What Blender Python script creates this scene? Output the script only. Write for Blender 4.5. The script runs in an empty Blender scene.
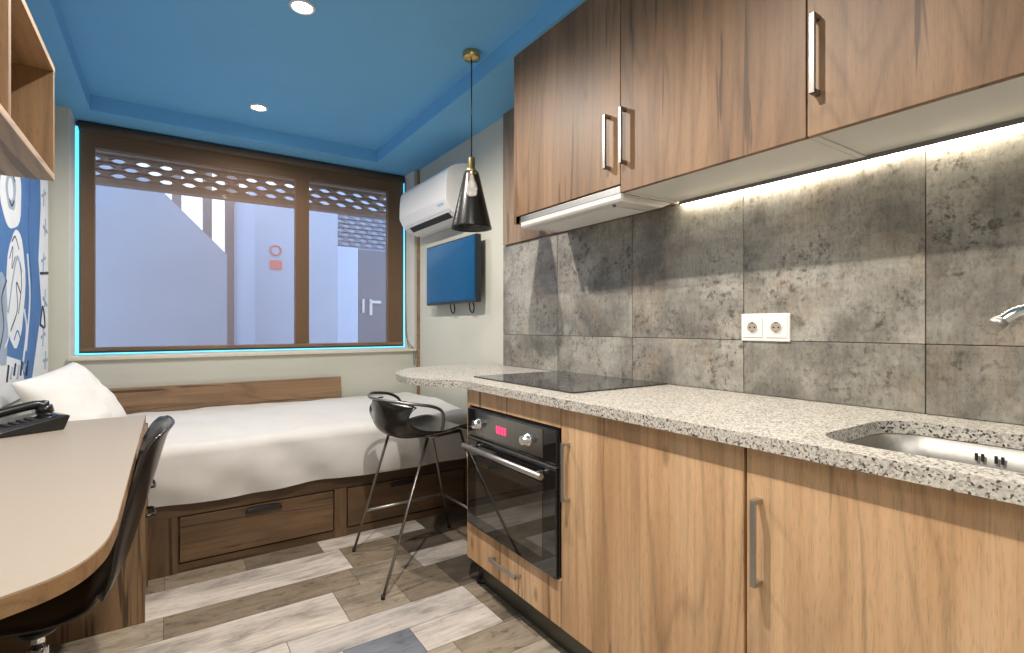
import bpy, bmesh, math, random
from mathutils import Vector, Matrix, noise
random.seed(7)
SC = bpy.context.scene
COL = SC.collection
PI = math.pi

# ---------------------------------------------------------------- camera, world, lights, exposure
cam = bpy.data.cameras.new('camera')
cam.sensor_fit = 'HORIZONTAL'; cam.sensor_width = 36.0
cam.lens = 36.0 * 510.0 / 1024.0
cam.clip_start = 0.02
cam_o = bpy.data.objects.new('camera', cam); COL.objects.link(cam_o)
cam_o.location = (0, 0, 1.14)
cam_o.rotation_euler = (PI / 2, 0, -math.radians(33.85))
SC.camera = cam_o

world = bpy.data.worlds.new('world'); SC.world = world
world.use_nodes = True
bg = world.node_tree.nodes['Background']
bg.inputs[0].default_value = (0.62, 0.77, 0.96, 1)
bg.inputs[1].default_value = 3.4

SC.view_settings.view_transform = 'Standard'
SC.view_settings.look = 'None'
SC.view_settings.gamma = 1.0
SC.view_settings.use_curve_mapping = False
SC.view_settings.exposure = 0.0

WARM = (1.0, 0.915, 0.82)
def spot(name, loc, power, angle, radius=0.03, blend=0.6, color=WARM, rot=(0, 0, 0)):
    l = bpy.data.lights.new(name, 'SPOT'); l.energy = power; l.color = color
    l.spot_size = math.radians(angle); l.spot_blend = blend; l.shadow_soft_size = radius
    o = bpy.data.objects.new(name, l); COL.objects.link(o); o.location = loc; o.rotation_euler = rot
    return o
def area(name, loc, rot, sx, sy, power, color):
    l = bpy.data.lights.new(name, 'AREA'); l.energy = power; l.color = color
    l.shape = 'RECTANGLE'; l.size = sx; l.size_y = sy
    o = bpy.data.objects.new(name, l); COL.objects.link(o); o.location = loc; o.rotation_euler = rot
    return o
DOWN = [(0.47, 3.60), (0.48, 2.36), (0.42, 1.00), (0.42, -0.40)]
DPOW = [34, 104, 172, 62]
DANG = [160, 168, 152, 148]
DBLD = [0.6, 0.55, 1.0, 1.0]
for (lx, ly), pw, an, bl_ in zip(DOWN, DPOW, DANG, DBLD):
    spot('downlight_lamp', (lx, ly, 2.515), pw, an, 0.020, bl_)
# broad fill light added behind the camera to lift the room, no fixture there
area('added_fill_light', (-0.15, -0.70, 2.35), (math.radians(48), 0, math.radians(-48)), 1.0, 0.7, 14, (1.0, 0.94, 0.86))

# ---------------------------------------------------------------- node helpers / materials
def lin(c):
    return tuple((x / 12.92 if x <= 0.04045 else ((x + 0.055) / 1.055) ** 2.4) for x in c)
def rgb(r, g, b):
    return lin((r / 255, g / 255, b / 255)) + (1.0,)
def mat(name):
    m = bpy.data.materials.new(name); m.use_nodes = True
    nt = m.node_tree; b = nt.nodes['Principled BSDF']
    return m, nt, b
def simple(name, col, rough=0.5, metal=0.0, emit=None, estr=0.0, spec=None, coat=0.0, var=0.06, vs=30.0):
    m, nt, b = mat(name)
    b.inputs['Roughness'].default_value = rough; b.inputs['Metallic'].default_value = metal
    if spec is not None: b.inputs['Specular IOR Level'].default_value = spec
    if coat: b.inputs['Coat Weight'].default_value = coat; b.inputs['Coat Roughness'].default_value = 0.05
    tc = nt.nodes.new('ShaderNodeTexCoord'); n = nt.nodes.new('ShaderNodeTexNoise')
    n.inputs['Scale'].default_value = vs; n.inputs['Detail'].default_value = 4
    nt.links.new(tc.outputs['Object'], n.inputs['Vector'])
    r = nt.nodes.new('ShaderNodeValToRGB')
    r.color_ramp.elements[0].position = 0.3; r.color_ramp.elements[1].position = 0.7
    r.color_ramp.elements[0].color = tuple(c * (1 - var) for c in col[:3]) + (1,)
    r.color_ramp.elements[1].color = tuple(min(1, c * (1 + var)) for c in col[:3]) + (1,)
    nt.links.new(n.outputs[0], r.inputs[0]); nt.links.new(r.outputs[0], b.inputs['Base Color'])
    if emit:
        b.inputs['Emission Color'].default_value = emit; b.inputs['Emission Strength'].default_value = estr
    return m
def add_noise(nt, vec, scale, detail=4, rough=0.5, dist=0.0):
    n = nt.nodes.new('ShaderNodeTexNoise'); n.inputs['Scale'].default_value = scale
    n.inputs['Detail'].default_value = detail; n.inputs['Roughness'].default_value = rough
    n.inputs['Distortion'].default_value = dist
    nt.links.new(vec, n.inputs['Vector']); return n.outputs[0]
def add_ramp(nt, fac, stops):
    r = nt.nodes.new('ShaderNodeValToRGB'); e = r.color_ramp.elements
    while len(e) < len(stops): e.new(0.5)
    for k, (p, c) in enumerate(stops):
        e[k].position = p; e[k].color = c if len(c) == 4 else tuple(c) + (1,)
    nt.links.new(fac, r.inputs[0]); return r.outputs[0]
def g(v): return (v, v, v, 1)
def add_mix(nt, fac, a, b, blend='MIX'):
    m = nt.nodes.new('ShaderNodeMix'); m.data_type = 'RGBA'; m.blend_type = blend
    if isinstance(fac, (int, float)): m.inputs[0].default_value = fac
    else: nt.links.new(fac, m.inputs[0])
    for i, x in ((6, a), (7, b)):
        if isinstance(x, tuple): m.inputs[i].default_value = x
        else: nt.links.new(x, m.inputs[i])
    return m.outputs[2]
def mapped(nt, scale, src='Object', loc=(0, 0, 0)):
    tc = nt.nodes.new('ShaderNodeTexCoord'); mp = nt.nodes.new('ShaderNodeMapping')
    mp.inputs['Scale'].default_value = scale; mp.inputs['Location'].default_value = loc
    nt.links.new(tc.outputs[src], mp.inputs[0]); return mp.outputs[0]
def bump(nt, b, h, strength=0.2, dist=0.01):
    bn = nt.nodes.new('ShaderNodeBump'); bn.inputs['Strength'].default_value = strength
    bn.inputs['Distance'].default_value = dist
    nt.links.new(h, bn.inputs['Height']); nt.links.new(bn.outputs[0], b.inputs['Normal'])

def wood(name, dark, mid, light, axis='z', rough=0.5, crack=0.8, seed=0.0):
    m, nt, b = mat(name)
    k = {'x': 0, 'y': 1, 'z': 2}[axis]
    tc = nt.nodes.new('ShaderNodeTexCoord'); oi = nt.nodes.new('ShaderNodeObjectInfo')
    sc_ = nt.nodes.new('ShaderNodeMath'); sc_.operation = 'MULTIPLY'; sc_.inputs[1].default_value = 23.0
    nt.links.new(oi.outputs['Random'], sc_.inputs[0])
    ad = nt.nodes.new('ShaderNodeVectorMath'); ad.operation = 'ADD'
    nt.links.new(tc.outputs['Object'], ad.inputs[0]); nt.links.new(sc_.outputs[0], ad.inputs[1])
    def mp(a, c):
        q = nt.nodes.new('ShaderNodeMapping'); v = [a, a, a]; v[k] = c; q.inputs['Scale'].default_value = v
        q.inputs['Location'].default_value = (seed, seed * 1.7, seed * .6)
        nt.links.new(ad.outputs[0], q.inputs[0]); return q.outputs[0]
    big = add_noise(nt, mp(5.0, 0.55), 1.0, 4, 0.55, 0.5)
    col = add_ramp(nt, big, [(0.30, dark), (0.48, mid), (0.66, light)])
    # cathedral growth rings: stretched noise quantised into fine contour bands
    ring = add_noise(nt, mp(3.6, 0.45), 1.0, 2, 0.45, 0.35)
    mu = nt.nodes.new('ShaderNodeMath'); mu.operation = 'MULTIPLY'; mu.inputs[1].default_value = 26.0
    fr = nt.nodes.new('ShaderNodeMath'); fr.operation = 'PINGPONG'; fr.inputs[1].default_value = 1.0
    nt.links.new(ring, mu.inputs[0]); nt.links.new(mu.outputs[0], fr.inputs[0])
    rr = add_ramp(nt, fr.outputs[0], [(0.0, g(0.74)), (0.40, g(1.0)), (1.0, g(1.04))])
    col = add_mix(nt, 0.8, col, rr, 'MULTIPLY')
    # pores: short dark dashes along the grain
    po = add_noise(nt, mp(420, 30), 1.0, 2, 0.5)
    pr = add_ramp(nt, po, [(0.34, g(0.80)), (0.46, g(1.0)), (0.75, g(1.03))])
    col = add_mix(nt, 0.8, col, pr, 'MULTIPLY')
    st = add_noise(nt, mp(60, 1.6), 1.0, 4, 0.6, 0.15)
    sr = add_ramp(nt, st, [(0.34, g(0.78)), (0.55, g(1.04))])
    col = add_mix(nt, 0.7, col, sr, 'MULTIPLY')
    # long dark cracks
    cr = add_noise(nt, mp(24, 0.9), 1.0, 3, 0.55, 0.7)
    crm = add_ramp(nt, cr, [(0.0, g(0)), (0.635, g(0)), (0.665, g(crack))])
    col = add_mix(nt, crm, col, tuple(c * 0.42 for c in dark[:3]) + (1,))
    # small knots
    vo = nt.nodes.new('ShaderNodeTexVoronoi'); vo.inputs['Scale'].default_value = 1.0
    nt.links.new(mp(5.5, 2.2), vo.inputs['Vector'])
    kr = add_ramp(nt, vo.outputs['Distance'], [(0.0, g(0.75)), (0.045, g(0.55)), (0.085, g(0.0))])
    col = add_mix(nt, kr, col, tuple(c * 0.45 for c in dark[:3]) + (1,))
    nt.links.new(col, b.inputs['Base Color'])
    b.inputs['Roughness'].default_value = rough
    bump(nt, b, st, 0.06, 0.002)
    return m

M = {}
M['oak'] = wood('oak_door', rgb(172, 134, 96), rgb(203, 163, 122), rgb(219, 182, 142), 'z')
M['oak_up_shaded'] = wood('oak_wall_door_shaded', rgb(106, 80, 56), rgb(128, 98, 70), rgb(146, 115, 85), 'z', seed=3.1)  # same oak as the base doors, darkened for the weaker light higher up
M['oak_h'] = wood('oak_drawer', rgb(172, 134, 96), rgb(203, 163, 122), rgb(219, 182, 142), 'z', seed=5.2)
M['panel'] = wood('oak_panel', rgb(100, 82, 66), rgb(132, 110, 90), rgb(152, 130, 108), 'z', seed=8.0)
M['bedwood'] = wood('bed_oak', rgb(66, 49, 34), rgb(96, 73, 50), rgb(118, 92, 66), 'x', seed=1.0)
M['bedwood_v'] = wood('bed_oak_upright', rgb(66, 49, 34), rgb(96, 73, 50), rgb(118, 92, 66), 'z', seed=2.0)
M['headwood'] = wood('headboard_oak', rgb(96, 72, 52), rgb(136, 106, 78), rgb(158, 128, 98), 'x', seed=4.0)
M['shelfwood'] = wood('shelf_oak', rgb(112, 86, 60), rgb(150, 118, 84), rgb(174, 142, 108), 'y', seed=6.0)
M['shelfwood_v'] = wood('shelf_oak_upright', rgb(100, 76, 52), rgb(134, 104, 74), rgb(156, 126, 94), 'z', seed=6.5)
M['shelf_underlit'] = wood('shelf_oak_underlit', rgb(150, 128, 106), rgb(182, 160, 138), rgb(202, 182, 160), 'y', seed=6.0)  # shelf oak lightened, light bounced up from the desk painted in
M['deskwood'] = wood('desk_oak', rgb(106, 80, 54), rgb(144, 112, 78), rgb(164, 132, 96), 'x', seed=9.0)
M['deskwood_v'] = wood('desk_oak_upright', rgb(92, 70, 50), rgb(126, 98, 70), rgb(146, 118, 88), 'z', seed=9.5)

M['ceil'] = simple('blue_paint', rgb(114, 184, 230), 0.75, var=0.02, vs=3)
M['wallp'] = simple('beige_paint', rgb(200, 199, 187), 0.8, var=0.02, vs=3)
M['reveal'] = simple('white_reveal_paint', rgb(214, 212, 204), 0.7, var=0.02)
M['sillm'] = simple('sill_stone', rgb(214, 204, 186), 0.45, var=0.05)
M['white'] = simple('white_plastic', rgb(232, 232, 230), 0.35, var=0.01)
M['carcass'] = simple('white_melamine', rgb(214, 212, 206), 0.5, var=0.01)
M['cream'] = simple('cream_laminate', rgb(164, 152, 138), 0.45, var=0.02, vs=60)
M['steel'] = simple('brushed_steel', (0.48, 0.465, 0.44, 1), 0.42, 1.0, var=0.05, vs=90)
M['sinksteel'] = simple('satin_sink_steel', (0.36, 0.345, 0.32, 1), 0.48, 1.0, var=0.05, vs=90)
M['dsteel'] = simple('dark_steel', (0.26, 0.25, 0.24, 1), 0.36, 1.0, var=0.05, vs=90)
M['chrome'] = simple('chrome', (0.82, 0.82, 0.82, 1), 0.08, 1.0, var=0.01)
M['black'] = simple('black_plastic', (0.012, 0.012, 0.013, 1), 0.28, var=0.05)
M['shell'] = simple('dark_shell_plastic', (0.020, 0.017, 0.015, 1), 0.22, var=0.05)
M['blackmatt'] = simple('black_matt', (0.015, 0.014, 0.013, 1), 0.6)
M['glassblk'] = simple('black_glass', (0.010, 0.010, 0.011, 1), 0.03, spec=1.0)
M['hobglass'] = simple('hob_glass', (0.022, 0.022, 0.022, 1), 0.04, spec=0.9)
M['hobmark'] = simple('hob_print', (0.14, 0.14, 0.14, 1), 0.15)
M['plinth'] = simple('plinth_grey', rgb(92, 92, 84), 0.35, 0.6, var=0.04)
M['brass'] = simple('brass', (0.72, 0.50, 0.20, 1), 0.28, 1.0, var=0.04)
M['screen'] = simple('tv_screen_reflection', (0.001, 0.085, 0.215, 1), 0.14, spec=0.3)  # blue reflection of the ceiling painted into the screen colour
M['tvframe'] = simple('tv_frame', (0.010, 0.016, 0.026, 1), 0.3)
M['frame'] = simple('window_frame_brown', rgb(92, 76, 62), 0.5)
M['grey'] = simple('grey_plastic', rgb(120, 120, 118), 0.4)
M['red'] = simple('red_sign', rgb(226, 136, 130), 0.6)
M['redlcd'] = simple('red_display', (0.3, 0.0, 0.03, 1), 0.3, emit=(1.0, 0.03, 0.10, 1), estr=3.0)
M['led'] = simple('led_diffuser', (0.9, 0.9, 0.85, 1), 0.5, emit=(1.0, 0.90, 0.74, 1), estr=52.0)
M['cyanleak'] = simple('cyan_daylight_leak', (0.3, 0.8, 1.0, 1), 0.5, emit=(0.07, 0.62, 1.0, 1), estr=1.5)  # glow stands in for daylight leaking past the blind edges
M['lamp'] = simple('lamp_glow', (1, 1, 1, 1), 0.5, emit=(1.0, 0.88, 0.68, 1), estr=40.0)
M['bulb'] = simple('bulb_glass', (0.9, 0.85, 0.8, 1), 0.2, emit=(1.0, 0.85, 0.75, 1), estr=34.0)
M['paleblue'] = simple('pale_blue_sticker', rgb(176, 200, 232), 0.5)
M['outwall'] = simple('courtyard_render', rgb(176, 188, 205), 0.9, var=0.04, vs=2)
M['outwall2'] = simple('courtyard_render_pale', rgb(186, 200, 220), 0.9, var=0.03, vs=2)
M['outground'] = simple('courtyard_ground', rgb(160, 160, 160), 0.9)
M['outdoor_w'] = simple('white_door_paint', rgb(206, 220, 240), 0.6)
M['outdoor_g'] = simple('grey_door_paint', rgb(120, 128, 142), 0.6)
M['latt'] = simple('lattice_clay', rgb(150, 132, 122), 0.8)
M['latt2'] = simple('lattice_grey', rgb(140, 150, 165), 0.8)
M['post'] = simple('post_brown', rgb(150, 140, 138), 0.8)
M['mblue'] = simple('mural_blue', rgb(66, 112, 168), 0.6, var=0.12, vs=7)
M['mdark'] = simple('mural_navy', rgb(30, 40, 62), 0.6, var=0.1)
M['mwhite'] = simple('mural_white', rgb(222, 226, 230), 0.6, var=0.04, vs=9)
M['mgrey'] = simple('mural_grey', rgb(150, 166, 184), 0.6, var=0.10, vs=9)

# fabric
def fabric(name, col, rough=0.9):
    m, nt, b = mat(name)
    v = mapped(nt, (1, 1, 1))
    n = add_noise(nt, v, 9, 4, 0.6); n2 = add_noise(nt, v, 420, 2, 0.5)
    c = add_ramp(nt, n, [(0.3, tuple(x * 0.95 for x in col[:3]) + (1,)), (0.7, col)])
    nt.links.new(c, b.inputs['Base Color']); b.inputs['Roughness'].default_value = rough
    b.inputs['Sheen Weight'].default_value = 0.15
    bump(nt, b, n2, 0.08, 0.001)
    return m
M['sheet'] = fabric('white_cotton', rgb(212, 209, 205))
M['pillow'] = fabric('white_pillowcase', rgb(236, 234, 230))

# granite
def granite():
    m, nt, b = mat('speckled_granite')
    v = mapped(nt, (1, 1, 1))
    vo = nt.nodes.new('ShaderNodeTexVoronoi'); vo.inputs['Scale'].default_value = 230
    nt.links.new(v, vo.inputs['Vector'])
    sep = nt.nodes.new('ShaderNodeSeparateColor'); nt.links.new(vo.outputs['Color'], sep.inputs[0])
    c1 = add_ramp(nt, sep.outputs[0], [(0.0, rgb(52, 48, 44)), (0.11, rgb(84, 80, 76)), (0.19, rgb(156, 150, 142)), (0.36, rgb(184, 179, 169)), (0.8, rgb(210, 205, 195))])
    nt.nodes[-1].color_ramp.interpolation = 'LINEAR'
    n = add_noise(nt, v, 120, 3, 0.7)
    c2 = add_ramp(nt, n, [(0.34, g(0.55)), (0.45, g(1.0))])
    c = add_mix(nt, 0.8, c1, c2, 'MULTIPLY')
    nt.links.new(c, b.inputs['Base Color']); b.inputs['Roughness'].default_value = 0.32
    return m
M['granite'] = granite()

# weathered concrete-look tile
def tile():
    m, nt, b = mat('concrete_tile')
    geo = nt.nodes.new('ShaderNodeNewGeometry')
    tc = nt.nodes.new('ShaderNodeTexCoord')
    add = nt.nodes.new('ShaderNodeVectorMath'); add.operation = 'ADD'
    mulv = nt.nodes.new('ShaderNodeVectorMath'); mulv.operation = 'SCALE'; mulv.inputs['Scale'].default_value = 37.0
    comb = nt.nodes.new('ShaderNodeCombineXYZ')
    nt.links.new(geo.outputs['Random Per Island'], comb.inputs[0]); nt.links.new(geo.outputs['Random Per Island'], comb.inputs[1])
    nt.links.new(comb.outputs[0], mulv.inputs[0])
    nt.links.new(tc.outputs['Object'], add.inputs[0]); nt.links.new(mulv.outputs[0], add.inputs[1])
    def mp(s):
        q = nt.nodes.new('ShaderNodeMapping'); q.inputs['Scale'].default_value = s
        nt.links.new(add.outputs[0], q.inputs[0]); return q.outputs[0]
    n1 = add_noise(nt, mp((3.2, 3.2, 3.2)), 1.0, 6, 0.62, 0.3)
    col = add_ramp(nt, n1, [(0.28, rgb(98, 95, 87)), (0.44, rgb(132, 128, 119)), (0.58, rgb(162, 158, 148)), (0.75, rgb(178, 175, 165))])
    # warm rust tint in patches
    n2 = add_noise(nt, mp((5, 5, 5)), 1.0, 5, 0.6)
    tint = add_ramp(nt, n2, [(0.50, g(0)), (0.68, g(0.36))])
    col = add_mix(nt, tint, col, rgb(156, 132, 104))
    # cross-hatched fabric-like scratches
    sx = add_noise(nt, mp((70, 70, 4)), 1.0, 3, 0.6); sy = add_noise(nt, mp((4, 4, 70)), 1.0, 3, 0.6)
    r1 = add_ramp(nt, sx, [(0.35, g(0.80)), (0.55, g(1.03))]); r2 = add_ramp(nt, sy, [(0.35, g(0.82)), (0.55, g(1.03))])
    col = add_mix(nt, 0.5, col, r1, 'MULTIPLY'); col = add_mix(nt, 0.4, col, r2, 'MULTIPLY')
    # dark pits gathered in clusters
    n3 = add_noise(nt, mp((38, 38, 38)), 1.0, 4, 0.7); n4 = add_noise(nt, mp((4.5, 4.5, 4.5)), 1.0, 3, 0.6)
    p = add_ramp(nt, n3, [(0.52, g(0)), (0.64, g(1))]); q = add_ramp(nt, n4, [(0.44, g(0)), (0.60, g(0.8))])
    mm = nt.nodes.new('ShaderNodeMath'); mm.operation = 'MULTIPLY'
    nt.links.new(p, mm.inputs[0]); nt.links.new(q, mm.inputs[1])
    col = add_mix(nt, mm.outputs[0], col, rgb(66, 62, 57))
    # fine flecks and short cross-wise scuffs over the whole face
    n5 = add_noise(nt, mp((120, 120, 60)), 1.0, 4, 0.75)
    col = add_mix(nt, 0.85, col, add_ramp(nt, n5, [(0.34, g(0.62)), (0.48, g(1.0)), (0.70, g(1.10))]), 'MULTIPLY')
    n6 = add_noise(nt, mp((11, 11, 11)), 1.0, 6, 0.75, 0.3)
    col = add_mix(nt, 0.85, col, add_ramp(nt, n6, [(0.34, g(0.70)), (0.50, g(1.02)), (0.70, g(1.14))]), 'MULTIPLY')
    nt.links.new(col, b.inputs['Base Color']); b.inputs['Roughness'].default_value = 0.30
    return m
M['tile'] = tile()
M['grout'] = simple('dark_grout', rgb(74, 70, 64), 0.8)

# floor planks: tone attribute picks the plank colour family
def plank():
    m, nt, b = mat('reclaimed_plank')
    at = nt.nodes.new('ShaderNodeAttribute'); at.attribute_name = 'tone'
    geo = nt.nodes.new('ShaderNodeNewGeometry')
    tc = nt.nodes.new('ShaderNodeTexCoord')
    comb = nt.nodes.new('ShaderNodeCombineXYZ')
    sc1 = nt.nodes.new('ShaderNodeMath'); sc1.operation = 'MULTIPLY'; sc1.inputs[1].default_value = 53.0
    nt.links.new(geo.outputs['Random Per Island'], sc1.inputs[0])
    nt.links.new(sc1.outputs[0], comb.inputs[0]); nt.links.new(sc1.outputs[0], comb.inputs[1])
    add = nt.nodes.new('ShaderNodeVectorMath'); add.operation = 'ADD'
    nt.links.new(tc.outputs['Object'], add.inputs[0]); nt.links.new(comb.outputs[0], add.inputs[1])
    def mp(s):
        q = nt.nodes.new('ShaderNodeMapping'); q.inputs['Scale'].default_value = s
        nt.links.new(add.outputs[0], q.inputs[0]); return q.outputs[0]
    base = add_ramp(nt, at.outputs['Fac'], [(0.0, rgb(84, 76, 68)), (0.25, rgb(136, 122, 104)), (0.5, rgb(172, 160, 143)), (0.75, rgb(204, 194, 184)), (0.9, rgb(116, 120, 128)), (1.0, rgb(116, 120, 128))])
    n1 = add_noise(nt, mp((3, 9, 1)), 1.0, 6, 0.65, 0.5)
    r1 = add_ramp(nt, n1, [(0.30, g(0.42)), (0.50, g(0.95)), (0.7, g(1.18))])
    n2 = add_noise(nt, mp((6, 60, 1)), 1.0, 4, 0.65)
    r2 = add_ramp(nt, n2, [(0.33, g(0.72)), (0.55, g(1.04))])
    col = add_mix(nt, 0.9, base, r1, 'MULTIPLY'); col = add_mix(nt, 0.8, col, r2, 'MULTIPLY')
    n3 = add_noise(nt, mp((16, 26, 1)), 1.0, 5, 0.7)
    sp = add_ramp(nt, n3, [(0.54, g(0)), (0.68, g(0.75))])
    tm = add_ramp(nt, at.outputs['Fac'], [(0.45, g(1.0)), (0.70, g(0.30)), (0.82, g(0.30)), (0.9, g(0.7))])
    sm = nt.nodes.new('ShaderNodeMath'); sm.operation = 'MULTIPLY'
    nt.links.new(sp, sm.inputs[0]); nt.links.new(tm, sm.inputs[1])
    col = add_mix(nt, sm.outputs[0], col, rgb(64, 56, 48))
    nt.links.new(col, b.inputs['Base Color']); b.inputs['Roughness'].default_value = 0.34
    bump(nt, b, n2, 0.08, 0.002)
    return m
M['plank'] = plank()

# see-through screen fabric of the blind
def screen_fabric():
    m, nt, b = mat('brown_screen_fabric')
    nt.nodes.remove(b)
    out = nt.nodes['Material Output']
    t = nt.nodes.new('ShaderNodeBsdfTransparent'); t.inputs[0].default_value = (0.98, 0.97, 1.0, 1)
    d = nt.nodes.new('ShaderNodeBsdfDiffuse'); 
    v = mapped(nt, (1, 1, 1)); n = add_noise(nt, v, 160, 2, 0.5)
    c = add_ramp(nt, n, [(0.3, rgb(140, 110, 82)), (0.7, rgb(152, 120, 90))])
    nt.links.new(c, d.inputs[0])
    tr = nt.nodes.new('ShaderNodeBsdfTranslucent'); tr.inputs[0].default_value = rgb(110, 88, 68)
    mx0 = nt.nodes.new('ShaderNodeMixShader'); mx0.inputs[0].default_value = 0.10
    nt.links.new(d.outputs[0], mx0.inputs[1]); nt.links.new(tr.outputs[0], mx0.inputs[2])
    mx = nt.nodes.new('ShaderNodeMixShader'); mx.inputs[0].default_value = 0.52
    nt.links.new(mx0.outputs[0], mx.inputs[1]); nt.links.new(t.outputs[0], mx.inputs[2])
    nt.links.new(mx.outputs[0], out.inputs[0])
    return m
M['blind'] = screen_fabric()
def pane_glass():
    m, nt, b = mat('window_glass')
    nt.nodes.remove(b); out = nt.nodes['Material Output']
    t = nt.nodes.new('ShaderNodeBsdfTransparent'); t.inputs[0].default_value = (0.94, 0.97, 1.0, 1)
    gl = nt.nodes.new('ShaderNodeBsdfGlossy'); gl.inputs['Roughness'].default_value = 0.02
    fr = nt.nodes.new('ShaderNodeFresnel'); fr.inputs[0].default_value = 1.07
    mx = nt.nodes.new('ShaderNodeMixShader')
    nt.links.new(fr.outputs[0], mx.inputs[0]); nt.links.new(t.outputs[0], mx.inputs[1]); nt.links.new(gl.outputs[0], mx.inputs[2])
    nt.links.new(mx.outputs[0], out.inputs[0])
    return m
M['pane'] = pane_glass()
# perforated black metal of the pendant shade
def perforated():
    m, nt, b = mat('perforated_black_metal')
    out = nt.nodes['Material Output']
    b.inputs['Base Color'].default_value = (0.03, 0.03, 0.03, 1); b.inputs['Metallic'].default_value = 0.6
    b.inputs['Roughness'].default_value = 0.30
    v = mapped(nt, (1, 1, 1))
    vo = nt.nodes.new('ShaderNodeTexVoronoi'); vo.inputs['Scale'].default_value = 150; vo.inputs['Randomness'].default_value = 0.0
    nt.links.new(v, vo.inputs['Vector'])
    r = add_ramp(nt, vo.outputs['Distance'], [(0.34, g(1)), (0.38, g(0))])
    t = nt.nodes.new('ShaderNodeBsdfTransparent')
    mx = nt.nodes.new('ShaderNodeMixShader')
    nt.links.new(r, mx.inputs[0]); nt.links.new(b.outputs[0], mx.inputs[1]); nt.links.new(t.outputs[0], mx.inputs[2])
    nt.links.new(mx.outputs[0], out.inputs[0])
    return m
M['perf'] = perforated()

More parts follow.
